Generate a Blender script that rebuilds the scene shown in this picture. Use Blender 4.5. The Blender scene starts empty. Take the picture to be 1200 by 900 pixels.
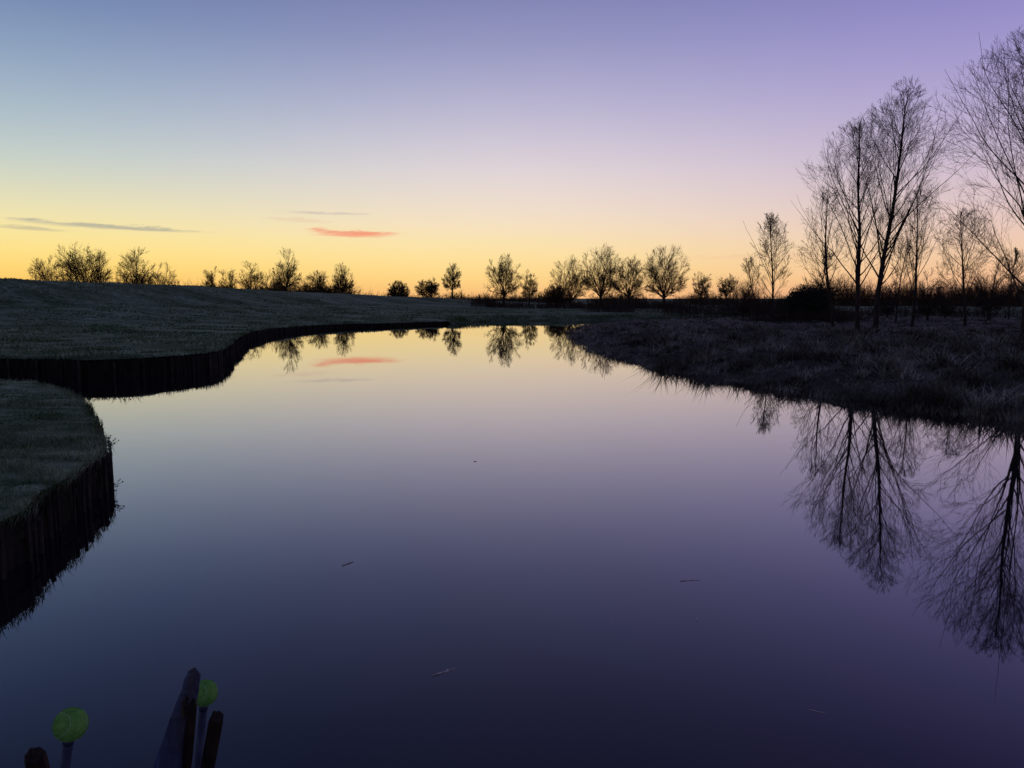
import bpy, math, random
from mathutils import Vector, noise
from mathutils.geometry import delaunay_2d_cdt
C = bpy.context.scene.collection
F = 906.0; P = math.radians(6.36); cp, sp = math.cos(P), math.sin(P); CH = 3.0

def U(px, py, z=0.0):
    a = (px-600)/F; v = (450-py)/F
    dy = cp+v*sp; dz = v*cp-sp; t = (z-CH)/dz
    return Vector((a*t, dy*t, z))
def UD(px, py, t):
    a = (px-600)/F; v = (450-py)/F
    return Vector((a*t, (cp+v*sp)*t, CH+(v*cp-sp)*t))
def XD(px, d): return (px-600)/F*(d*cp+2*sp)
def ZT(py, d):
    v = (450-py)/F
    return CH+(v*cp-sp)/(cp+v*sp)*d
def lin(c):
    o = []
    for v in c:
        v /= 255.0
        o.append(v/12.92 if v <= .04045 else ((v+.055)/1.055)**2.4)
    return (o[0], o[1], o[2], 1)

# ---------------------------------------------------------------- materials
def mat(name, c1, c2, scale=5, rough=.9, bump=.3, detail=6, stretch=(1,1,1), c3=None, big=.3, spec=.2, bdist=.05):
    m = bpy.data.materials.new(name); m.use_nodes = True
    nt = m.node_tree; b = nt.nodes['Principled BSDF']
    b.inputs['Roughness'].default_value = rough
    b.inputs['Specular IOR Level'].default_value = spec
    tc = nt.nodes.new('ShaderNodeTexCoord'); mp = nt.nodes.new('ShaderNodeMapping')
    mp.inputs['Scale'].default_value = stretch
    nt.links.new(tc.outputs['Object'], mp.inputs['Vector'])
    n = nt.nodes.new('ShaderNodeTexNoise'); n.inputs['Scale'].default_value = scale; n.inputs['Detail'].default_value = detail
    nt.links.new(mp.outputs[0], n.inputs['Vector'])
    r = nt.nodes.new('ShaderNodeValToRGB'); r.color_ramp.elements[0].position = .36; r.color_ramp.elements[1].position = .66
    r.color_ramp.elements[0].color = (*c1, 1); r.color_ramp.elements[1].color = (*c2, 1)
    nt.links.new(n.outputs['Fac'], r.inputs['Fac'])
    out = r.outputs[0]
    if c3:
        n2 = nt.nodes.new('ShaderNodeTexNoise'); n2.inputs['Scale'].default_value = big; n2.inputs['Detail'].default_value = 5
        nt.links.new(mp.outputs[0], n2.inputs['Vector'])
        r2 = nt.nodes.new('ShaderNodeValToRGB'); r2.color_ramp.elements[0].position = .42; r2.color_ramp.elements[1].position = .60
        nt.links.new(n2.outputs['Fac'], r2.inputs['Fac'])
        mx = nt.nodes.new('ShaderNodeMix'); mx.data_type = 'RGBA'
        nt.links.new(r2.outputs[0], mx.inputs['Factor']); nt.links.new(out, mx.inputs['A']); mx.inputs['B'].default_value = (*c3, 1)
        out = mx.outputs['Result']
    nt.links.new(out, b.inputs['Base Color'])
    if bump:
        bp = nt.nodes.new('ShaderNodeBump'); bp.inputs['Strength'].default_value = bump; bp.inputs['Distance'].default_value = bdist
        nt.links.new(n.outputs['Fac'], bp.inputs['Height']); nt.links.new(bp.outputs[0], b.inputs['Normal'])
    return m
M = dict(
 turf=mat('frosted_turf', (.050,.095,.035), (.24,.32,.20), 3.2, bump=.9, detail=9, stretch=(.45,1,1), c3=(.050,.085,.030), big=.22, bdist=.14),
 rough=mat('rough_ground', (.018,.017,.013), (.11,.105,.088), 2.0, bump=.9, detail=9, c3=(.035,.032,.025), big=.25, bdist=.2),
 blade=mat('frosted_grass_blade', (.055,.105,.034), (.36,.45,.31), 1.4, bump=0, stretch=(.5,1,1), c3=(.075,.13,.055), big=.4),
 sedge=mat('frosted_sedge_blade', (.026,.024,.016), (.44,.43,.37), 1.1, bump=0, c3=(.060,.055,.040), big=.35),
 bark=mat('dark_bark', (.018,.014,.012), (.05,.04,.034), 6, bump=.6, stretch=(1,1,.25)),
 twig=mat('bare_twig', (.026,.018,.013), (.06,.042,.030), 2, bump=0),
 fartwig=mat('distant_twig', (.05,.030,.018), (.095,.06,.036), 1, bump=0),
 leaf=mat('evergreen_leaf', (.008,.013,.009), (.02,.03,.02), 2, bump=0),
 weed=mat('weed_leaf', (.015,.03,.012), (.05,.07,.03), 9, bump=0),
 wood=mat('wet_timber', (.005,.005,.004), (.022,.019,.016), 7, rough=.9, bump=.7, stretch=(1,1,.2), spec=.1),
 post=mat('weathered_post_timber', (.012,.011,.010), (.055,.048,.040), 9, rough=.9, bump=.8, stretch=(1,1,.3), spec=.12),
 stake=mat('dark_stake_timber', (.012,.009,.008), (.05,.03,.024), 25, rough=.8, bump=.7, stretch=(1,1,.15), bdist=.005),
 blue=mat('blue_painted_timber', (.018,.030,.10), (.06,.09,.24), 30, rough=.75, bump=.9, stretch=(1,1,.15), spec=.3, bdist=.006, c3=(.03,.032,.06), big=14),
 steel=mat('dark_blue_pole', (.035,.05,.10), (.08,.10,.18), 20, rough=.5, bump=.15, spec=.4, bdist=.002),
 felt=mat('yellow_green_felt', (.14,.38,.08), (.21,.48,.11), 80, rough=1, bump=.8, bdist=.003),
 seam=mat('pale_seam', (.22,.44,.18), (.28,.48,.24), 30, rough=.8, bump=0),
 straw=mat('dry_reed', (.34,.32,.30), (.75,.72,.70), 20, bump=0),
)
def water_mat():
    m = bpy.data.materials.new('calm_river_water'); m.use_nodes = True; nt = m.node_tree; nt.nodes.clear()
    o = nt.nodes.new('ShaderNodeOutputMaterial'); mx = nt.nodes.new('ShaderNodeMixShader')
    d = nt.nodes.new('ShaderNodeBsdfDiffuse'); d.inputs[0].default_value = (.009,.009,.014,1)
    g = nt.nodes.new('ShaderNodeBsdfGlossy'); g.inputs['Color'].default_value = (.985,.965,.985,1); g.inputs['Roughness'].default_value = .018
    ge = nt.nodes.new('ShaderNodeNewGeometry'); dt = nt.nodes.new('ShaderNodeVectorMath'); dt.operation = 'DOT_PRODUCT'
    nt.links.new(ge.outputs['Incoming'], dt.inputs[0]); nt.links.new(ge.outputs['Normal'], dt.inputs[1])
    ab = nt.nodes.new('ShaderNodeMath'); ab.operation = 'ABSOLUTE'; nt.links.new(dt.outputs['Value'], ab.inputs[0])
    s1 = nt.nodes.new('ShaderNodeMath'); s1.operation = 'SUBTRACT'; s1.inputs[0].default_value = 1; s1.use_clamp = True; nt.links.new(ab.outputs[0], s1.inputs[1])
    pw = nt.nodes.new('ShaderNodeMath'); pw.operation = 'POWER'; pw.inputs[1].default_value = 3.3; nt.links.new(s1.outputs[0], pw.inputs[0])
    ma = nt.nodes.new('ShaderNodeMath'); ma.operation = 'MULTIPLY_ADD'; ma.inputs[1].default_value = .985; ma.inputs[2].default_value = .010; nt.links.new(pw.outputs[0], ma.inputs[0])
    tc = nt.nodes.new('ShaderNodeTexCoord'); n = nt.nodes.new('ShaderNodeTexNoise'); n.inputs['Scale'].default_value = .9; n.inputs['Detail'].default_value = 2
    b = nt.nodes.new('ShaderNodeBump'); b.inputs['Strength'].default_value = .06; b.inputs['Distance'].default_value = .012
    nt.links.new(tc.outputs['Object'], n.inputs['Vector']); nt.links.new(n.outputs['Fac'], b.inputs['Height'])
    nt.links.new(b.outputs[0], g.inputs['Normal'])
    nt.links.new(ma.outputs[0], mx.inputs[0]); nt.links.new(d.outputs[0], mx.inputs[1]); nt.links.new(g.outputs[0], mx.inputs[2])
    nt.links.new(mx.outputs[0], o.inputs[0]); return m
M['water'] = water_mat()

# ---------------------------------------------------------------- object helpers
class MB:
    def __init__(s): s.V = []; s.F = []
    def tube(s, pts, rads, k=3, cap=False):
        V = s.V; b = len(V); n = len(pts)
        for i in range(n):
            d = pts[min(i+1, n-1)]-pts[max(i-1, 0)]
            ref = Vector((1, 0, 0)) if abs(d.x) < .7*d.length else Vector((0, 1, 0))
            u = d.cross(ref).normalized(); v = d.cross(u).normalized(); p = pts[i]; r = rads[i]
            for j in range(k):
                a = 6.2832*j/k; V.append(p+u*(r*math.cos(a))+v*(r*math.sin(a)))
        for i in range(n-1):
            for j in range(k):
                j2 = (j+1) % k; s.F.append((b+i*k+j, b+i*k+j2, b+(i+1)*k+j2, b+(i+1)*k+j))
        if cap:
            s.F.append(tuple(b+(n-1)*k+j for j in range(k))); s.F.append(tuple(b+j for j in reversed(range(k))))
    def tri(s, a, b, c):
        i = len(s.V); s.V += [a, b, c]; s.F.append((i, i+1, i+2))
    def quad(s, a, b, c, d):
        i = len(s.V); s.V += [a, b, c, d]; s.F.append((i, i+1, i+2, i+3))
    def hexa(s, q0, q1):
        i = len(s.V); s.V += list(q0)+list(q1)
        s.F += [(i+3, i+2, i+1, i), (i+4, i+5, i+6, i+7)]+[(i+j, i+(j+1) % 4, i+4+(j+1) % 4, i+4+j) for j in range(4)]
    def build(s, name, m, parent=None, smooth=False, org=None):
        me = bpy.data.meshes.new(name)
        o_ = org or Vector((0, 0, 0))
        me.from_pydata([tuple(v-o_) for v in s.V] if org else [tuple(v) for v in s.V], [], s.F); me.materials.append(m)
        if smooth: me.polygons.foreach_set('use_smooth', [True]*len(me.polygons))
        me.update(); o = bpy.data.objects.new(name, me); C.objects.link(o)
        if parent: o.parent = parent
        else: o.location = o_
        return o
def thing(name, label, cat, loc, group=None):
    o = bpy.data.objects.new(name, None); C.objects.link(o); o.location = loc; o.empty_display_size = .2
    o['label'] = label; o['category'] = cat
    if group: o['group'] = group
    return o
def tag(o, label=None, cat=None, group=None, kind=None):
    if label: o['label'] = label
    if cat: o['category'] = cat
    if group: o['group'] = group
    if kind: o['kind'] = kind
    return o
def smoothline(pts, step):
    out = []; n = len(pts)
    for i in range(n-1):
        p0, p1, p2, p3 = pts[max(i-1, 0)], pts[i], pts[i+1], pts[min(i+2, n-1)]
        k = max(1, int((p2-p1).length/step))
        for j in range(k):
            t = j/k
            out.append(.5*((2*p1)+(p2-p0)*t+(2*p0-5*p1+4*p2-p3)*t*t+(3*p1-p0-3*p2+p3)*t**3))
    out.append(pts[-1]); return out
def resample(pts, step):
    out = [pts[0].copy()]; acc = 0
    for a, b in zip(pts, pts[1:]):
        L = (b-a).length; t = step-acc
        while t <= L: out.append(a.lerp(b, t/L)); t += step
        acc = (acc+L) % step
    return out
V2 = lambda v: Vector((v[0], v[1]))

# ---------------------------------------------------------------- shorelines
W = .74
def WT(x, y): return W-.36*max(0, min(1, (y-46)/36))
left_wall_pts = [Vector((-62, 27)), Vector((-40, 27.5))]+[V2(U(*q)) for q in [(0,419,W),(100,421,W),(190,417,W),(250,411,W),(266,404,W),(275,396,W),(292,386.5,W),(330,380.5,W),(385,378.0,.6),(455,377.2,.48),(520,376.4,.36)]]
left_nat = [V2(U(*q)) for q in [(560,377.3,0),(610,376.3,0),(690,375,0)]]+[Vector((30,118)), Vector((100,135)), Vector((300,160))]
left_wall = smoothline(left_wall_pts, 1.0)
for i, p in enumerate(left_wall[:-1]): left_wall[i] = p+Vector((.25*noise.noise(Vector((p.x*.25, p.y*.25, 4))), .3*noise.noise(Vector((p.x*.25, p.y*.25, 9)))))
left_rest = smoothline([left_wall_pts[-1]]+left_nat, 1.5)[1:]
near_pts = [Vector((-9.5,-8)), Vector((-7.4,0)), Vector((-6.2,4.5))]+[V2(U(*q)) for q in [(-12,612,.6),(49,573,.6),(97,545,.6),(118,529,.6),(122,515,.6),(110,495,.6),(99,472,.6),(76,458,.6),(40,448.5,.6),(0,445.5,.6)]]+[Vector((-22,23)), Vector((-60,21))]
near_line = smoothline(near_pts, .3)
for i, p in enumerate(near_line): near_line[i] = p+Vector((.10*noise.noise(Vector((p.x*.9, p.y*.9, 1))), 0))
right_pts = [Vector((11.2,-50)), Vector((13.2,-10)), Vector((13.9,6)), Vector((14,13))]+[V2(U(*q)) for q in [(1200,495,0),(1130,488,0),(1070,481,0),(1010,471,0),(950,462,0),(905,454,0),(850,446,0),(800,438,0),(760,430,0),(700,413,0),(676,400,0),(668,391,0),(676,385,0),(700,380,0)]]+[Vector((20,99)), Vector((60,112)), Vector((300,138))]
right_line = smoothline(right_pts, .6)
for i, p in enumerate(right_line):
    if 0 < i < len(right_line)-1:
        d = (right_line[i+1]-right_line[i-1]).normalized(); nrm = Vector((-d.y, d.x))
        right_line[i] = p+nrm*(.6*noise.noise(Vector((p.x*.45, p.y*.45, 3)))+.42*noise.noise(Vector((p.x*1.5, p.y*1.5, 7))))*min(1, max(.2, p.length/25))
left_poly = left_wall+left_rest+[Vector(q) for q in [(2600,330),(2600,2600),(-2600,2600),(-2600,24)]]
near_poly = near_line+[Vector((-60,-8))]
right_poly = right_line+[Vector((2600,300)), Vector((2600,-50))]
def inside(p, poly):
    c = False; x, y = p.x, p.y; j = len(poly)-1
    for i in range(len(poly)):
        a, b = poly[i], poly[j]
        if (a.y > y) != (b.y > y) and x < (b.x-a.x)*(y-a.y)/(b.y-a.y)+a.x: c = not c
        j = i
    return c
def dline(p, line):
    best = 1e9
    for a, b in zip(line, line[1:]):
        ab = b-a; L = ab.length_squared
        t = max(0, min(1, (p-a).dot(ab)/L)) if L else 0
        d = (a+ab*t-p).length_squared
        if d < best: best = d
    return math.sqrt(best)
coarse_right = right_line[::3]+[right_line[-1]]
coarse_left = left_wall[::4]+left_rest[::2]+[left_rest[-1]]
crest = [(-2600,76,5.6),(-200,76,5.6),(XD(-200,76),76,5.3),(XD(0,86),86,ZT(327,86)),(XD(200,108),108,ZT(335,108)),(XD(300,132),132,ZT(340,132)),(XD(400,165),165,ZT(344.5,165)),(XD(500,192),192,ZT(349,192)),(XD(570,218),218,ZT(352.5,218)),(XD(640,245),245,1.3)]
def levee(x, y):
    best = 1e9; h = 0
    for (ax, ay, az), (bx, by, bz) in zip(crest, crest[1:]):
        dx, dy = bx-ax, by-ay; t = max(0, min(1, ((x-ax)*dx+(y-ay)*dy)/(dx*dx+dy*dy)))
        d = math.hypot(ax+dx*t-x, ay+dy*t-y)
        if d < best: best = d; h = az+(bz-az)*t
    k = max(0, 1-best/38.0)
    k = .30*min(1, max(0, k/.5))**1.8 + .70*(lambda q: q*q*(3-2*q))(min(1, max(0, (k-.55)/.42)))
    return (h-W)*k
def nz(x, y, s, seed=0): return noise.noise(Vector((x*s, y*s, seed)))
def hleft(x, y):
    z = W+levee(x, y)+.12*nz(x, y, .12)+.07*nz(x, y, .5, 2)+.16*noise.noise(Vector((x*.03, y*.16, 8)))
    if y > 46 and x > -40:
        d = dline(Vector((x, y)), coarse_left); e = WT(x, y) if (y < 82 or x < -7) else -.12
        z = e+(z-e)*min(1, d/4.0)
    return z
def hright(x, y):
    d = dline(Vector((x, y)), coarse_right)
    k = min(1, d/4.5); k = k*(2-k)
    top = .80 if y < 45 else .80-.35*min(1, (y-45)/30)*max(0, 1-d/18)
    return -.12+k*top+min(1, d/3)*(.24*nz(x, y, .25, 5)+.28*nz(x, y, .8, 6))
def hnear(x, y): return .6+.06*nz(x, y, .5, 9)+.03*nz(x, y, 2, 4)

polar = []
r = 5.0
while r < 2500:
    st = .7
    a = -52+random.Random(int(r*100)).random()*st
    while a < 52:
        t = math.radians(a); polar.append(Vector((r*math.sin(t), r*math.cos(t)))); a += st
    r *= 1.022 if r < 300 else 1.12
def terrain(name, poly, hfun, m, edgez, line):
    pts = []
    for p in polar:
        if inside(p, poly): pts.append(p)
    n = len(poly)
    vs = [p.copy() for p in poly]+pts
    co, ed, fa, *_ = delaunay_2d_cdt(vs, [(i, (i+1) % n) for i in range(n)], [], 1, 1e-4)
    keys = {(round(p.x, 3), round(p.y, 3)) for p in line}
    V = []
    for c in co:
        if (round(c.x, 3), round(c.y, 3)) in keys: z = edgez(c.x, c.y)
        else: z = hfun(c.x, c.y)
        V.append((c.x, c.y, z))
    me = bpy.data.meshes.new(name); me.from_pydata(V, [], fa); me.materials.append(m)
    me.polygons.foreach_set('use_smooth', [True]*len(me.polygons)); me.update()
    o = bpy.data.objects.new(name, me); C.objects.link(o); o['kind'] = 'structure'; return o
terrain('grass_bank_and_field', left_poly, hleft, M['turf'], lambda x, y: WT(x, y)-.03 if (y < 82 or x < -7) else -.12, left_wall+left_rest)
terrain('near_grass_bank', near_poly, hnear, M['turf'], lambda x, y: .57, near_line)
terrain('rough_river_bank', right_poly, hright, M['rough'], lambda x, y: -.12, right_line)
w = MB(); w.quad(Vector((-2600,-60,0)), Vector((2600,-60,0)), Vector((2600,400,0)), Vector((-2600,400,0)))
tag(w.build('water', M['water']), kind='structure')

# ---------------------------------------------------------------- timber piling walls
def piling(name, label, line, topf, post_step, board_w, pr, poff, pdrop, seed):
    rnd = random.Random(seed); org = Vector((line[0].x, line[0].y, 0))
    root = thing(name, label, 'retaining wall', org)
    pts = resample(line, board_w); mb = MB()
    for a, b in zip(pts, pts[1:]):
        d = (b-a).normalized(); nr = Vector((d.y, -d.x)); off = rnd.choice((0, .01))+rnd.random()*.012
        t = topf(a.x, a.y)-.04+rnd.uniform(-.07, .015); g = d*.001
        q = [a+g+nr*off, b-g+nr*off, b-g+nr*(off+.035), a+g+nr*(off+.035)]
        mb.hexa([Vector((p.x, p.y, -.6)) for p in q], [Vector((p.x, p.y, t)) for p in q])
    mb.build('facing_boards', M['wood'], root, org=org)
    wl = MB(); cs = resample(line, post_step)
    for a, b in zip(cs, cs[1:]):
        d = (b-a).normalized(); nr = Vector((d.y, -d.x)); top = topf(a.x, a.y)
        q = [a+nr*.058, b+nr*.058, b+nr*.074, a+nr*.074]
        wl.hexa([Vector((p.x, p.y, top*.5)) for p in q], [Vector((p.x, p.y, top*.5+.09)) for p in q])
    wl.build('waling_rail', M['wood'], root, org=org)
    for i in range(min(len(cs)-1, 98)):
        a, b = cs[i], cs[i+1]; d = (b-a).normalized(); nr = Vector((d.y, -d.x)); c = a+nr*poff+d*rnd.uniform(-.12, .12)
        ph = topf(a.x, a.y)-pdrop+rnd.uniform(-.14, .04); m2 = MB(); l = nr*rnd.uniform(-.03, .03)+d*rnd.uniform(-.05, .05); pk = pr*rnd.uniform(.75, 1.2)
        m2.tube([Vector((c.x, c.y, -.6)), Vector((c.x+l.x, c.y+l.y, ph-.02)), Vector((c.x+l.x, c.y+l.y, ph))], [pk, pk*.95, pk*.75], 8, True)
        m2.build('post', M['post'], root, org=org)
    return root
piling('piling_wall', 'long dark timber piling wall edging the far curving grass bank', [p for p in left_wall if p.x > -42], WT, 1.1, .3, .055, .13, .02, 1)
piling('piling_wall', 'near dark timber piling wall below the rounded grass point', [p for p in near_line if p.y > 1 and p.x > -30], lambda x, y: .6, .42, .13, .027, .102, .07, 2)

# ---------------------------------------------------------------- grass (uncountable)
def blade(mb, p, h, w, lean, az):
    c, s = math.cos(az), math.sin(az); wv = Vector((-s*w, c*w, 0))
    mb.tri(p-wv, p+wv, p+Vector((c*h*lean, s*h*lean, h)))
rnd = random.Random(11)
g = MB()
for i in range(90000):
    a = math.radians(rnd.uniform(-47, -22)); r_ = math.exp(rnd.uniform(math.log(7), math.log(30)))
    p = Vector((r_*math.sin(a), r_*math.cos(a)))
    if not inside(p, near_poly): continue
    k = .30+1.7*max(0, nz(p.x, p.y, 1.2, 21)+.5*nz(p.x, p.y, 3.2, 22)+.35)
    blade(g, Vector((p.x, p.y, hnear(p.x, p.y)-.005)), rnd.uniform(.03, .085)*k, .0045*r_/9, rnd.uniform(0, 1.3), rnd.uniform(0, 6.28))
for p in resample([q for q in near_line if q.y > 4 and q.x > -25], .004):
    q = p+Vector((rnd.uniform(-.08, .11), rnd.uniform(-.08, .08))); az_ = rnd.uniform(-1.9, 1.0)
    h = rnd.uniform(.05, .16)*(1+1.6*max(0, nz(p.x, p.y, 1.6, 61)))
    blade(g, Vector((q.x, q.y, .57)), h*rnd.choice((.8, .4, -.7, -1.4)), .006, rnd.uniform(.2, .9), az_)
tag(g.build('frosted_grass', M['blade']), 'short frosted grass covering the near rounded bank', 'grass', kind='stuff')
g = MB()
for i in range(85000):
    a = math.radians(rnd.uniform(-40, 4)); r_ = math.exp(rnd.uniform(math.log(29), math.log(140)))
    p = Vector((r_*math.sin(a), r_*math.cos(a)))
    if not inside(p, left_poly): continue
    n_ = nz(p.x, p.y, .35, 31)
    if n_ < -.1 and rnd.random() < .7: continue
    blade(g, Vector((p.x, p.y, hleft(p.x, p.y)-.01)), rnd.uniform(.05, .13)*(1+1.4*n_), .0009*r_, rnd.uniform(0, 1.2), rnd.uniform(0, 6.28))
for p in resample([q for q in left_wall if q.x > -42], .022):
    q = p+Vector((rnd.uniform(-.15, .12), rnd.uniform(-.1, .3)))
    blade(g, Vector((q.x, q.y, WT(q.x, q.y)-.06)), rnd.uniform(.06, .2)*(1+1.8*max(0, nz(p.x, p.y, .6, 61))), .015, rnd.uniform(0, 1.4), rnd.uniform(0, 6.28))
for p in resample(left_rest[:50], .04):
    for j in range(3):
        q = p+Vector((rnd.uniform(-.3, .3), rnd.uniform(0, 2.2)))
        blade(g, Vector((q.x, q.y, min(.6, .1+.2*(q.y-p.y)))), rnd.uniform(.15, .45), .05, rnd.uniform(0, .9), rnd.uniform(0, 6.28))
tag(g.build('frosted_grass', M['blade']), 'thin frosted grass tufts on the far left meadow and levee', 'grass', kind='stuff')
g = MB()
for i in range(13500):
    a = math.radians(rnd.uniform(3, 47)); r_ = math.exp(rnd.uniform(math.log(17), math.log(125)))
    p = Vector((r_*math.sin(a), r_*math.cos(a)))
    if not inside(p, right_poly): continue
    n_ = nz(p.x, p.y, .45, 41)+.7*nz(p.x, p.y, 1.3, 43)
    z = hright(p.x, p.y); sz = (.32+2.6*max(0, .06+n_))*(1 if r_ < 45 else max(.4, 1-(r_-45)/50))
    cz = rnd.uniform(0, 6.28)
    for j in range(15):
        q = p+Vector((rnd.gauss(0, .14), rnd.gauss(0, .14)))
        blade(g, Vector((q.x, q.y, z-.04)), rnd.uniform(.10, .42)*sz, .0006*r_+.002, rnd.uniform(.3, 2.4), cz+rnd.gauss(0, 1.3))
for p in resample([q for q in right_line if 5 < q.y and q.x < 60], .05):
    hk = (1 if p.y < 45 else .5)*(.25+2.8*max(0, .2+nz(p.x, p.y, .9, 51)))
    for j in range(5):
        q = p+Vector((rnd.uniform(-.3, .5), rnd.uniform(-.25, .6)))
        blade(g, Vector((q.x, q.y, -.02)), rnd.uniform(.10, .34)*hk, .011, rnd.uniform(.1, 1.8), rnd.uniform(0, 6.28))
tag(g.build('sedge_grass', M['sedge']), 'rough frosted sedge and dead grass tussocks along the right bank', 'grass', kind='stuff')

# ---------------------------------------------------------------- trees
def rot(d, ang, az):
    ref = Vector((0, 0, 1)) if abs(d.z) < .9 else Vector((1, 0, 0))
    u = d.cross(ref).normalized(); v = d.cross(u).normalized()
    return (d*math.cos(ang)+(u*math.cos(az)+v*math.sin(az))*math.sin(ang)).normalized()
def walk(R, p, d, L, n, wob, trop):
    pts = [p.copy()]; s = L/n
    for i in range(n):
        d = (d+Vector((R.gauss(0, wob), R.gauss(0, wob), R.gauss(0, wob)+trop))).normalized()
        p = p+d*s; pts.append(p)
    return pts
def at(pts, t):
    f = t*(len(pts)-1); i = min(int(f), len(pts)-2); return pts[i].lerp(pts[i+1], f-i), (pts[i+1]-pts[i]).normalized()
def subs(R, tw, pts, L, r, counts, ratios, lev, rmin, trop, ang, wob, env, soft=.18):
    n = counts[lev]; last = lev == len(counts)-1
    for k in range(n):
        t = .15+.85*(k+R.random())/n
        p, d = at(pts, min(t, .99)); l = L*ratios[lev]*(1.2-.6*t)*R.uniform(.65, 1.25)
        dd = rot(d, R.uniform(.6, 1.3)*ang, R.uniform(0, 6.28))
        lim = R.uniform(.9, 1+soft)
        if env(p+dd*l) > lim:
            l *= .6
            if env(p+dd*l) > lim+.05: continue
        nn = (1 if rmin > .02 else 2) if last else 3
        q = walk(R, p, dd, l, nn, wob, trop)
        r0 = max(rmin, r*.45*(1-.4*t)); r1 = rmin*.5
        tw.tube(q, [r0+(r1-r0)*i/nn for i in range(nn+1)], 3)
        if not last: subs(R, tw, q, l, r0, counts, ratios, lev+1, rmin, trop, ang, wob, env, soft)
def tree(name, label, cat, px, d, top, half, style, seed, rmin=.012, counts=(8, 5, 3), nl=28, lean=0, group=None, far=False, t0=.2, widest=.5):
    R = random.Random(seed); x = XD(px, d)
    zb = hright(x, d) if inside(Vector((x, d)), right_poly) else hleft(x, d)
    base = Vector((x, d, zb-.1)); H = ZT(top, d)-zb+.1; S = half/F*d
    root = thing(name, label, cat, base, group)
    O = Vector((0, 0, 0)); tr = MB(); li = MB(); tw = MB()
    tm = M['fartwig'] if far else M['twig']; bm_ = M['bark']
    if style == 'tall':
        R0 = H*.0115
        pts = walk(R, O, Vector((lean, 0, 1)).normalized(), H*.96, 12, .038, .03)
        k_ = H*.96/pts[-1].z; pts = [p*k_ for p in pts]
        def env(p):
            zz = p.z/H
            if zz >= 1.0: return 9
            i = max(0, min(11, int(zz*12))); ax = pts[i]
            rr = S*(1-((zz-widest)/(1-widest))**2)**.55 if zz > widest else S*(.35+.65*(max(0, zz)/widest)**.8)
            aa = math.atan2(p.y-ax.y, p.x-ax.x)
            rr *= 1+.42*noise.noise(Vector((math.cos(aa)*1.5, math.sin(aa)*1.5, zz*6+seed)))
            return math.hypot(p.x-ax.x, p.y-ax.y)/(rr+.15)
        tr.tube([O, O+Vector((0,0,.25))]+pts[1:], [R0*1.5, R0*1.1]+[R0*(1-.95*i/12)**.9+.005 for i in range(1, 13)], 8)
        for k in range(nl):
            t = t0+(.96-t0)*(k+R.random()*.8)/nl
            p, dd = at(pts, t); an = R.uniform(.30, .90)*(1.1-.3*t)
            dr = rot(dd, an, k*2.4+R.uniform(-.6, .6))
            L = .3; up = Vector((dr.x, dr.y, dr.z+.45)).normalized()
            while env(p+up*L) < 1 and L < H: L += .15
            L *= R.uniform(.5, 1.15)
            q = walk(R, p, dr, L, 8, .08, .075); r0 = max(R0*.40*(1-t*.75), rmin*1.6)
            li.tube(q, [r0+(rmin-r0)*(i/8)**.6 for i in range(9)], 5)
            subs(R, tw, q, L, r0*.55, counts, (.48,.55,.62), 0, rmin, .06, .58, .07, env, .28)
    else:
        R0 = H*.026; th = H*t0
        pts = walk(R, O, Vector((lean, 0, 1)).normalized(), th*1.3, 4, .06, 0)
        tr.tube(pts, [R0*1.35]+[R0*(1-.1*i) for i in range(1, 5)], 8)
        cz = th+(H-th)*.44; lowr = cz-th*.55
        lump = Vector((seed*1.7, 0, 0))
        def env(p):
            dz = (p.z-cz); v = Vector((p.x/S, p.y/S, dz/((H-cz) if dz > 0 else lowr)))
            return v.length/(1.02+.14*noise.noise(v.normalized()*1.9+lump))
        for k in range(nl):
            an = (.04+1.30*((k+.5)/nl)**.75)*R.uniform(.85, 1.1)
            az = k*2.4+R.uniform(-.3, .3)
            dr = Vector((math.sin(an)*math.cos(az), math.sin(an)*math.sin(az), math.cos(an)))
            p, _ = at(pts, R.uniform(.7, .99)); L = .5*S
            while env(p+dr*L) < .97 and L < H: L += .2
            L *= R.uniform(.65, .88); r0 = R0*R.uniform(.3, .5)
            q = walk(R, p, dr, L, 6, .06, .03)
            li.tube(q, [r0+(rmin-r0)*(i/6)**.6 for i in range(7)], 5)
            subs(R, tw, q, L, r0*.6, counts, (.5,.58,.75), 0, rmin, .05, .62, .06, env, .05)
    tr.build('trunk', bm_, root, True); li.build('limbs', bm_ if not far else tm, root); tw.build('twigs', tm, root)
    return root

G1 = 'tall bare trees on the right bank'
tree('bare_tree', 'tallest slender bare tree of the tight right-bank clump, in front of the others', 'tree', 1026, 50, 90, 57, 'tall', 3, .0062, (7,5,4), 40, .01, G1, t0=.16, widest=.6)
tree('bare_tree', 'bare tree leaning left directly beside the tallest tree of the clump', 'tree', 1005, 53, 128, 60, 'tall', 8, .0062, (7,5,4), 36, -.04, G1, t0=.16, widest=.58)
tree('bare_tree', 'shorter bare tree at the left edge of the tall right-bank clump', 'tree', 976, 60, 212, 34, 'tall', 12, .0075, (6,5,3), 22, -.04, G1, t0=.12)
tree('bare_tree', 'shorter bare tree on the right flank of the tall clump', 'tree', 1069, 62, 222, 40, 'tall', 15, .0075, (6,5,3), 24, .05, G1, t0=.12, widest=.7)
tree('bare_tree', 'slight bare tree low between the tall clump and its right flank', 'tree', 1050, 74, 280, 18, 'tall', 19, .011, (6,4,3), 14, 0, G1)
tree('bare_tree', 'large wide bare tree cut off by the right edge of the picture', 'tree', 1199, 42, 32, 124, 'tall', 22, .007, (8,5,4), 42, 0, G1, t0=.12, widest=.5)
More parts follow.
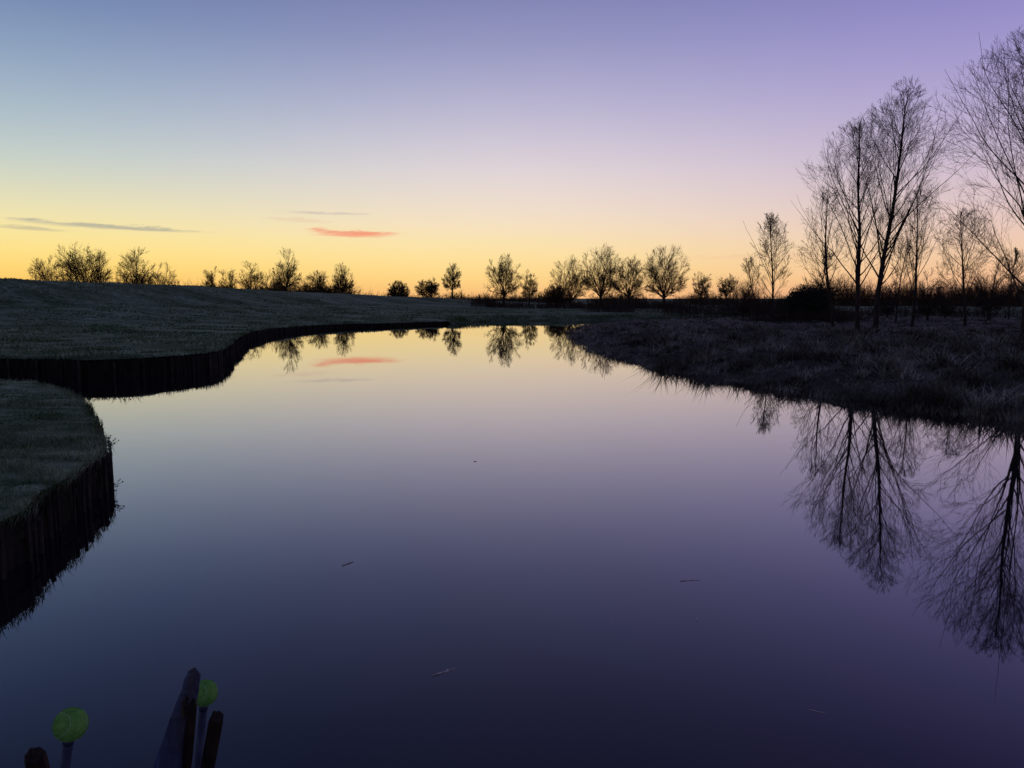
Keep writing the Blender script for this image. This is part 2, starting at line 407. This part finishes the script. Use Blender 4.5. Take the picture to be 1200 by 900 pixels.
tree('bare_tree', 'bare tree standing alone left of the large tree at the right edge', 'tree', 1131, 62, 240, 38, 'tall', 27, .0085, (6,5,3), 24, -.03, G1, t0=.12)
tree('bare_tree', 'thin bare tree half behind the lower boughs of the right edge tree', 'tree', 1159, 75, 272, 32, 'round', 29, .012, (8,5,3), 14, 0, G1, t0=.12)
tree('bare_tree', 'slender bare tree with narrow upright crown left of the round evergreen bush', 'tree', 906, 88, 249, 24, 'tall', 33, .011, (7,5,4), 26, .0, G1, t0=.12, widest=.6)
tree('bare_tree', 'small thin bare tree touching the left side of the slender upright tree', 'tree', 886, 95, 300, 12, 'tall', 35, .014, (6,4,3), 12, 0, G1)
G2 = 'saplings on the right bank'
for px, d, tp, hf, lb, sty in [(872,100,324,10,'leftmost slim bare sapling beyond the rough right bank','round'),
    (959,80,286,16,'slim bare sapling rising just right of the round bush','tall'),
    (1087,82,300,16,'slim bare sapling in the gap right of the tall clump','round'),
    (1108,86,312,14,'slim bare sapling just left of the lone bare tree near the right edge','round'),
    (1182,80,290,20,'slim bare sapling under the boughs at the far right edge','tall'),
    (1040,95,318,15,'short slim sapling seen low behind the tallest trunk','round')]:
    tree('bare_sapling', lb, 'sapling', px, d, tp, hf, sty, px, .013, (7,5,3), 15, 0, G2, t0=.1)
G3 = 'bare trees in the distant row'
rows = [
 (590,178,294,26,'round','broad bare tree standing apart beside the far bend, with clear reflection',16,.18),
 (620,196,315,13,'round','small bare tree just right of the broad tree at the bend',12,.2),
 (668,182,298,27,'round','bushy bare tree at the left end of the central clump',16,.10),
 (703,176,283,28,'round','taller bare tree second in the central clump',18,.18),
 (737,182,294,27,'round','spreading bare tree third in the central clump',16,.18),
 (779,172,280,32,'round','wide fan shaped bare tree at the right end of the central clump',18,.16),
 (822,200,316,14,'round','small rounded bare tree first to the right of the central clump',13,.28),
 (852,205,319,13,'round','small rounded bare tree second to the right of the central clump',13,.28),
 (530,198,308,14,'round','upright oval bare tree left of the bend beside two low round bushes',14,.24),
 (403,196,303,14,'round','neat oval bare tree nearest the right end of the left tree line',14,.26),
 (337,180,290,18,'round','tall oval bare tree, highest in the middle of the left tree line',16,.24),
 (318,186,308,14,'round','low bushy tree touching the left of the tall oval tree',13,.14),
 (294,182,303,18,'round','medium bushy bare tree midway along the left tree line',15,.14),
 (270,184,308,15,'round','medium bare tree second in the bunched run of the left tree line',14,.16),
 (249,180,306,13,'round','narrow bare tree at the left end of the bunched run',13,.2),
 (158,150,283,27,'round','leaning bare tree right of the widest tree on the far left',17,.2),
 (192,156,306,21,'round','low bushy tree right beside the leaning tree on the left',15,.1),
 (101,146,280,35,'round','widest bare tree with dark forked limbs at far left',20,.2),
 (62,150,296,26,'round','low bare tree at the extreme left of the tree line',16,.1),
]
for i, (px, d, tp, hf, st, lb, nl, t0) in enumerate(rows):
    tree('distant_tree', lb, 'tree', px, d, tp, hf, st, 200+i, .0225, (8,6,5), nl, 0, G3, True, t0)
G4 = 'rounded bare thickets on the horizon'
for px, d, tp, hf, lb in [(372,196,315,22,'wide low rounded thicket right of the tall oval tree'),
    (467,200,325,17,'rounded low thicket left of its twin beside the oval tree'),
    (502,200,324,17,'rounded low thicket directly left of the upright oval tree'),
    (652,175,331,18,'low dark thicket below the left end of the central clump')]:
    tree('round_thicket', lb, 'shrub', px, d, tp, hf, 'round', px, .026, (8,6,5), 19, 0, G4, True, .04)
def scrub(name, label, line, h0, h1, count, depth, r, m, seed, cut=-1):
    R = random.Random(seed); mb = MB(); pts = resample(line, .5)
    for i in range(count):
        f = R.random(); p = pts[int(f*(len(pts)-1))]; x = p.x+R.gauss(0, depth*.5); y = p.y+R.gauss(0, depth)
        k = .5+1.1*nz(x, 0, .07, seed)+.6*nz(x, y, .21, seed)
        if k < cut and R.random() < .85: continue
        k = max(0, min(1, k))
        zb = hright(x, y) if inside(Vector((x, y)), right_poly) else hleft(x, y)
        h = (h0+(h1-h0)*k)*R.uniform(.5, 1.05)
        d = Vector((R.gauss(0, .25), R.gauss(0, .25), 1)).normalized()
        q = walk(R, Vector((x, y, zb-.05)), d, h, 3, .12, 0); mb.tube(q, [r*1.3, r*1.1, r*.9, r*.5], 3)
        for j in range(5):
            s, dd = at(q, R.uniform(.25, .95)); e = walk(R, s, rot(dd, R.uniform(.4, 1.1), R.uniform(0, 6.28)), h*R.uniform(.2, .4), 2, .15, .05)
            mb.tube(e, [r*.9, r*.7, r*.4], 3)
    tag(mb.build(name, m), label, 'hedgerow', kind='stuff')
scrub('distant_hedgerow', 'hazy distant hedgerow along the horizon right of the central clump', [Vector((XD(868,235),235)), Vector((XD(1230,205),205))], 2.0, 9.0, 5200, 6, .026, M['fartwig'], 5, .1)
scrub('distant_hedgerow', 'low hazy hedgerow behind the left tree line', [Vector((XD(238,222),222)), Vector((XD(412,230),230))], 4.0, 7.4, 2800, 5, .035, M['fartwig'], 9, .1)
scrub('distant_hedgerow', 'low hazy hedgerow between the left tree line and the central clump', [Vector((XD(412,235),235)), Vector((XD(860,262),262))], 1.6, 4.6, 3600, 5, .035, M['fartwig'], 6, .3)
scrub('dark_scrub', 'dark low scrub on the skyline of the rough right bank', [Vector((XD(690,125),126)), Vector((XD(900,118),118)), Vector((XD(1230,92),92))], .3, 2.8, 5600, 5, .013, M['twig'], 7, .35)
scrub('dark_scrub', 'dark low scrub around the foot of the round evergreen bush', [Vector((XD(885,76),76)), Vector((XD(1010,76),76))], .3, 1.4, 1300, 2, .011, M['twig'], 12, .3)
scrub('dark_scrub', 'dark low scrub at the foot of the central clump of trees', [Vector((XD(560,168),168)), Vector((XD(720,165),165)), Vector((XD(800,165),165))], .4, 2.4, 1900, 4, .03, M['twig'], 8, .35)

def bush(label, px, d, top, half, seed):
    R = random.Random(seed); x = XD(px, d); zb = hright(x, d); H = ZT(top, d)-zb; S = half/F*d
    root = thing('evergreen_bush', label, 'bush', Vector((x, d, zb-.05)))
    st = MB()
    for k in range(14):
        an = R.uniform(0, 1.1); az = R.uniform(0, 6.28)
        q = walk(R, Vector((0,0,0)), Vector((math.sin(an)*math.cos(az), math.sin(an)*math.sin(az), math.cos(an))), H*.8, 5, .1, .02)
        st.tube(q, [.06,.05,.04,.03,.02,.01], 5)
    st.build('stems', M['bark'], root)
    lf = MB()
    for i in range(16000):
        v = Vector((R.gauss(0, 1), R.gauss(0, 1), R.gauss(0, 1))).normalized()
        k = (R.random()**.4)*(1.0+.24*noise.noise(v*2.2+Vector((seed,0,0)))+.14*noise.noise(v*6))
        p = Vector((v.x*S*k, v.y*S*k, H*.40+v.z*H*.62*k))
        if p.z < 0: p.z = -p.z*.3
        a = Vector((R.gauss(0, 1), R.gauss(0, 1), R.gauss(0, 1))).normalized()*.10; b = a.cross(v).normalized()*.05
        lf.quad(p-a, p+b, p+a, p-b)
    lf.build('leaves', M['leaf'], root)
bush('dense dark dome shaped evergreen bush on the right bank skyline', 945, 80, 334, 29, 4)

def weed(px, py, z, label, seed, s):
    R = random.Random(seed); p = U(px, py, z); root = thing('weed_plant', label, 'plant', p, 'weeds sprouting from the near piling')
    st = MB(); lf = MB()
    for k in range(6):
        q = walk(R, Vector((0,0,0)), Vector((R.uniform(.1, 1), R.uniform(-.5,.5), R.uniform(.1,.9))).normalized(), s*R.uniform(.6, 1.1), 4, .2, -.02)
        st.tube(q, [.004,.004,.003,.003,.002], 4)
        for j in range(7):
            c, d = at(q, R.uniform(.3, 1)); a = rot(d, R.uniform(.4, 1.3), R.uniform(0, 6.28))*s*.2; b = a.cross(Vector((R.random(), R.random(), 1))).normalized()*s*.06
            lf.quad(c, c+a*.5+b, c+a, c+a*.5-b)
    st.build('stems', M['weed'], root); lf.build('leaves', M['weed'], root)
weed(127, 523, .5, 'small leafy weed jutting out at the tip of the near grass point', 1, .20)
weed(127, 572, .12, 'small leafy weed at the waterline below the tip of the near point', 2, .20)
weed(126, 548, .33, 'tiny weed halfway down the near timber piling', 3, .10)

def floater(px, py, L, az, label, seed, r=.004):
    R = random.Random(seed); p = U(px, py, 0); p.z = .004
    q = walk(R, Vector((0,0,0)), Vector((math.cos(az), math.sin(az), 0)), L, 5, .10, 0)
    for v in q: v.z = max(-.002, v.z*.2)
    mb = MB(); mb.tube(q, [r*.7, r, r, r*.9, r*.8, r*.4], 6, True)
    c, d = at(q, .6); e = c+Vector((math.cos(az+.6), math.sin(az+.6), .05))*L*.22; mb.tube([c, e], [r*.6, r*.3], 4, True)
    tag(mb.build('floating_reed', M['straw'], org=Vector((0,0,0))), label, 'reed stem', 'reed stems floating on the water').location = p
floater(401, 663, .17, .95, 'short pale reed stem floating left of the middle of the river', 1, .008)
floater(507, 792, .22, .78, 'pale reed stem floating nearest the bottom of the picture', 2, .006)
floater(797, 681, .22, .02, 'dark flat lying stem floating on the right half of the river', 3, .004)
floater(555, 541, .06, .3, 'tiny far stem floating near the middle of the river', 4, .005)
floater(817, 728, .08, 1.2, 'tiny upright-looking stem floating below the flat stem', 5, .006)
floater(948, 832, .12, -.4, 'faint dark stem floating near the lower right', 6, .002)

# ---------------------------------------------------------------- foreground poles
def pole_line(px1, py1, t1, px2, py2, t2):
    a = UD(px1, py1, t1); b = UD(px2, py2, t2); d = (b-a).normalized(); k = (a.z+.5)/-d.z
    return a, a+d*k
def ball_pole(px, py, t, px2, py2, t2, label_p, label_b, pr):
    a, e = pole_line(px, py, t, px2, py2, t2)
    root = thing('mooring_pole', label_p, 'pole', e, 'ball topped poles')
    mb = MB(); d = (a-e).normalized(); mb.tube([e, a-d*.02, a-d*.015], [pr, pr, pr*.7], 16, True); mb.build('shaft', M['steel'], root, True, org=e)
    cb = MB(); cb.tube([a-d*.055, a-d*.028], [pr*1.12, pr*1.12], 16, True); cb.build('collar', M['steel'], root, True, org=e)
    br = thing('tennis_ball', label_b, 'ball', a, 'balls capping the poles')
    bm = MB(); n = 24; r = .0335
    for i in range(n+1):
        th = math.pi*i/n
        for j in range(32):
            ph = 6.28319*j/32; bm.V.append(Vector((math.sin(th)*math.cos(ph), math.sin(th)*math.sin(ph), math.cos(th)))*r)
    for i in range(n):
        for j in range(32): bm.F.append((i*32+j, (i+1)*32+j, (i+1)*32+(j+1) % 32, i*32+(j+1) % 32))
    bm.build('felt_cover', M['felt'], br, True)
    fz = MB(); R = random.Random(5)
    for i in range(9000):
        v = Vector((R.gauss(0,1), R.gauss(0,1), R.gauss(0,1))).normalized(); t_ = v.orthogonal().normalized()*.0003
        w_ = (v+Vector((R.gauss(0,.6), R.gauss(0,.6), R.gauss(0,.6)))).normalized()*.0022
        fz.tri(v*r*.995-t_, v*r*.995+t_, v*r*.995+w_)
    fz.build('felt_fuzz', M['felt'], br)
    sm = MB(); pts = []
    for i in range(81):
        t_ = 6.28319*i/80; aa = .75*r; bb = .25*r
        v = Vector((aa*math.cos(t_)+bb*math.cos(3*t_), aa*math.sin(t_)-bb*math.sin(3*t_), 2*math.sqrt(aa*bb)*math.sin(2*t_))); pts.append(v.normalized()*r*1.002)
    sm.tube(pts, [.0013]*81, 6); sm.build('seam', M['seam'], br, True)
    br.rotation_euler = (.6, .9, .3)
ball_pole(83, 849, 1.66, 76, 900, 1.71, 'slim dark blue pole at the lower left carrying the nearer ball', 'larger yellow-green tennis ball on the leftmost pole', .0105)
ball_pole(240, 812, 2.10, 232, 900, 2.18, 'slim dark blue pole behind the slanting blue board', 'yellow-green tennis ball half hidden behind the blue board top', .011)
def board(name, label, cat, q_top, q_bot, m, group=None):
    bt = [b+(b-a).normalized()*((b.z+.5)/max(.05, -((b-a).normalized().z))) for a, b in zip(q_top, q_bot)]
    c = sum(bt, Vector((0,0,0)))/4; root = thing(name, label, cat, c, group); mb = MB(); R = random.Random(8)
    prev = q_top; n = 60                      # worn, slightly uneven edges along the length
    rings = []
    for i in range(n+1):
        t = (i/n)**1.5
        rings.append([a.lerp(b, t)+Vector((R.uniform(-.0016,.0016), R.uniform(-.0016,.0016), 0)) for a, b in zip(q_top, bt)])
    b0 = 0
    for q in rings: mb.V += q
    for i in range(n):
        for j in range(4): mb.F.append((i*4+j, i*4+(j+1) % 4, (i+1)*4+(j+1) % 4, (i+1)*4+j))
    mb.F.append((3,2,1,0)); mb.F.append((n*4, n*4+1, n*4+2, n*4+3))
    o = mb.build('shaft', m, root, org=c)
    return root
tp = [UD(220,787,1.84), UD(229,782,1.80), UD(236,790,1.86), UD(227,796,1.90)]
bt = [UD(177,905,1.90), UD(207,905,1.86), UD(216,905,1.93), UD(190,905,1.99)]
board('mooring_timber', 'slanting blue painted board rising to a narrow top in front of the hidden ball', 'board', tp, bt, M['blue'])
def stake(label, px, py, t, px2, py2, t2, r, m):
    a, e = pole_line(px, py, t, px2, py2, t2); root = thing('timber_stake', label, 'stake', e, 'rough timber stakes'); R = random.Random(px)
    d = (a-e); mb = MB(); pts = [e+d*k for k in (0, .3, .6, .8, .93, .992, 1)]
    mb.tube([p+Vector((R.gauss(0,.002), R.gauss(0,.002), 0)) for p in pts], [r*1.1, r*1.08, r, r, r*.97, r*.97, r*.85], 7, True)
    mb.build('shaft', m, root, org=e)
    cr = MB(); cr.tube([a+Vector((-r*.35,0,-.004)), a+Vector((-r*.30,0,.012))], [r*.45, r*.2], 6, True); cr.build('split_tip', m, root, org=e)
stake('dark timber stake right of the blue board and hidden ball', 254, 839, 1.85, 244, 900, 1.93, .018, M['stake'])
stake('dark timber stake tight against the right side of the blue board', 222, 822, 1.83, 214, 900, 1.92, .018, M['stake'])
stake('short dark reddish stake at the bottom left corner', 41, 884, 1.50, 46, 905, 1.53, .021, M['stake'])

# ---------------------------------------------------------------- sky
wd = bpy.data.worlds.new('World'); bpy.context.scene.world = wd; wd.use_nodes = True
nt = wd.node_tree; N = nt.nodes; Lk = nt.links; bg = N['Background']
tc = N.new('ShaderNodeTexCoord'); sx = N.new('ShaderNodeSeparateXYZ'); Lk.new(tc.outputs['Generated'], sx.inputs[0])
def mth(op, a, b=None, c=None, clamp=False):
    n = N.new('ShaderNodeMath'); n.operation = op; n.use_clamp = clamp
    for i, v in enumerate((a, b, c)):
        if v is None: continue
        if isinstance(v, (int, float)): n.inputs[i].default_value = v
        else: Lk.new(v, n.inputs[i])
    return n.outputs[0]
def mr(v, a, b, c=0, d=1, smooth=True):
    n = N.new('ShaderNodeMapRange'); n.interpolation_type = 'SMOOTHSTEP' if smooth else 'LINEAR'; n.clamp = True
    Lk.new(v, n.inputs['Value'])
    for k, x in (('From Min', a), ('From Max', b), ('To Min', c), ('To Max', d)): n.inputs[k].default_value = x
    return n.outputs['Result']
DEG = 57.29578
el = mth('MULTIPLY', mth('ARCSINE', sx.outputs['Z']), DEG)
az = mth('MULTIPLY', mth('ARCTAN2', sx.outputs['X'], sx.outputs['Y']), DEG)
fac = mth('POWER', mth('DIVIDE', mth('MAXIMUM', el, 0.0), 90.0), .5)
def ramp(stops):
    n = N.new('ShaderNodeValToRGB'); cr = n.color_ramp; cr.interpolation = 'LINEAR'
    for i, (e, c) in enumerate(stops):
        pos = math.sqrt(e/90.0)
        if i < 2: s = cr.elements[i]; s.position = pos
        else: s = cr.elements.new(pos)
        s.color = lin(c)
    Lk.new(fac, n.inputs[0]); return n.outputs[0]
def dens(stops):
    es = [0,.4,.8,1.3,2,3,4,5,6,7.5,9,11,13,15,17.5,20,24,29,36,48,65,90]
    def f(e):
        for (a, ca), (b, cb) in zip(stops, stops[1:]):
            if a <= e <= b:
                t = (e-a)/(b-a); return tuple(ca[i]+(cb[i]-ca[i])*t for i in range(3))
    def sm(e):
        w_ = max(.3, e*.16); acc = [0,0,0]
        for k in range(-4, 5):
            c = f(min(90, max(0, e+w_*k/4)))
            for i in range(3): acc[i] += c[i]/9
        return tuple(acc)
    return ramp([(e, sm(e)) for e in es])
Lf = dens([(0,(250,180,96)),(1.2,(254,204,106)),(2.5,(255,222,128)),(4,(250,229,156)),(5.5,(236,226,180)),(9,(192,206,204)),(14.8,(140,162,192)),(20,(98,120,166)),(33,(56,72,120)),(90,(44,50,90))])
Ct = dens([(0,(248,186,122)),(1.2,(253,210,134)),(2.5,(254,223,152)),(4,(250,226,174)),(5.5,(245,224,197)),(9,(226,214,218)),(14.8,(174,172,206)),(20,(128,132,180)),(33,(74,78,128)),(90,(48,50,92))])
Rt = dens([(0,(232,168,136)),(1.2,(244,190,148)),(2.5,(243,201,164)),(4,(236,201,183)),(5.5,(225,198,197)),(9,(200,183,208)),(14.8,(162,152,206)),(20,(130,126,190)),(33,(72,70,128)),(90,(48,50,92))])
Bk = dens([(0,(118,110,130)),(6,(124,118,144)),(20,(102,102,134)),(90,(50,52,92))])
def mixc(f, a, b):
    n = N.new('ShaderNodeMix'); n.data_type = 'RGBA'
    if isinstance(f, (int, float)): n.inputs['Factor'].default_value = f
    else: Lk.new(f, n.inputs['Factor'])
    for k, v in (('A', a), ('B', b)):
        if isinstance(v, tuple): n.inputs[k].default_value = v
        else: Lk.new(v, n.inputs[k])
    return n.outputs['Result']
col = mixc(mr(az, -36, 4, 0, 1, True), Lf, Ct)
col = mixc(mr(az, -4, 36, 0, 1, True), col, Rt)
col = mixc(mr(mth('ABSOLUTE', az), 55, 120), col, Bk)
cmb = N.new('ShaderNodeCombineXYZ'); Lk.new(mth('MULTIPLY', az, .55), cmb.inputs[0]); Lk.new(mth('MULTIPLY', el, 3.6), cmb.inputs[1])
ns = N.new('ShaderNodeTexNoise'); ns.inputs['Scale'].default_value = 1.0; ns.inputs['Detail'].default_value = 7; ns.inputs['Roughness'].default_value = .65; Lk.new(cmb.outputs[0], ns.inputs['Vector'])
nf = ns.outputs['Fac']
def azel(px, py):
    d = UD(px, py, 1)-Vector((0,0,CH)); d.normalize(); return math.degrees(math.atan2(d.x, d.y)), math.degrees(math.asin(d.z))
for px, py, hw, hh, tilt, c, amt in [(414,274,52,5.0,0,(244,146,116),.9),(392,271,36,3.5,-.02,(243,172,140),.5),(383,250,54,1.8,0,(196,180,176),.6),(352,258,42,3.0,-.03,(228,190,168),.35),
      (135,266,95,3.2,-.025,(158,160,152),.65),(182,269,48,1.9,.0,(170,166,154),.4),(72,261,60,1.8,-.05,(176,174,160),.4),(28,267,45,2.4,-.04,(160,158,148),.5),(905,300,110,3.5,.01,(228,176,156),.2)]:
    a0, e0 = azel(px, py); wa = hw/F*DEG; we = hh/F*DEG
    da = mth('SUBTRACT', az, a0); de = mth('SUBTRACT', mth('SUBTRACT', el, e0), mth('MULTIPLY', da, tilt))
    de = mth('ADD', de, mth('MULTIPLY', mth('SUBTRACT', nf, .5), we*2.8))
    dd = mth('ADD', mth('POWER', mth('ABSOLUTE', mth('DIVIDE', da, wa)), 2), mth('POWER', mth('ABSOLUTE', mth('DIVIDE', de, we)), 2))
    dd = mth('ADD', dd, mth('MULTIPLY', mth('SUBTRACT', nf, .5), 2.4))
    col = mixc(mr(dd, 1.15, -.2, 0, amt), col, lin(c))
sky = N.new('ShaderNodeTexSky'); sky.sky_type = 'NISHITA'; sky.sun_disc = False; sky.sun_elevation = math.radians(-3); sky.sun_rotation = math.radians(-12)
ad = N.new('ShaderNodeMix'); ad.data_type = 'RGBA'; ad.blend_type = 'ADD'; ad.inputs['Factor'].default_value = .02
Lk.new(col, ad.inputs['A']); Lk.new(sky.outputs[0], ad.inputs['B'])
Lk.new(ad.outputs['Result'], bg.inputs['Color']); bg.inputs['Strength'].default_value = 1.0

# ---------------------------------------------------------------- camera
cam = bpy.data.cameras.new('camera'); co_ = bpy.data.objects.new('camera', cam); C.objects.link(co_)
cam.sensor_width = 36; cam.lens = F/1200*36; cam.clip_end = 8000; cam.clip_start = .05
co_.location = (0, 0, CH); co_.rotation_euler = (math.pi/2-P, 0, 0)
bpy.context.scene.camera = co_
vs_ = bpy.context.scene.view_settings; vs_.view_transform = 'Standard'; vs_.look = 'None'; vs_.exposure = 0
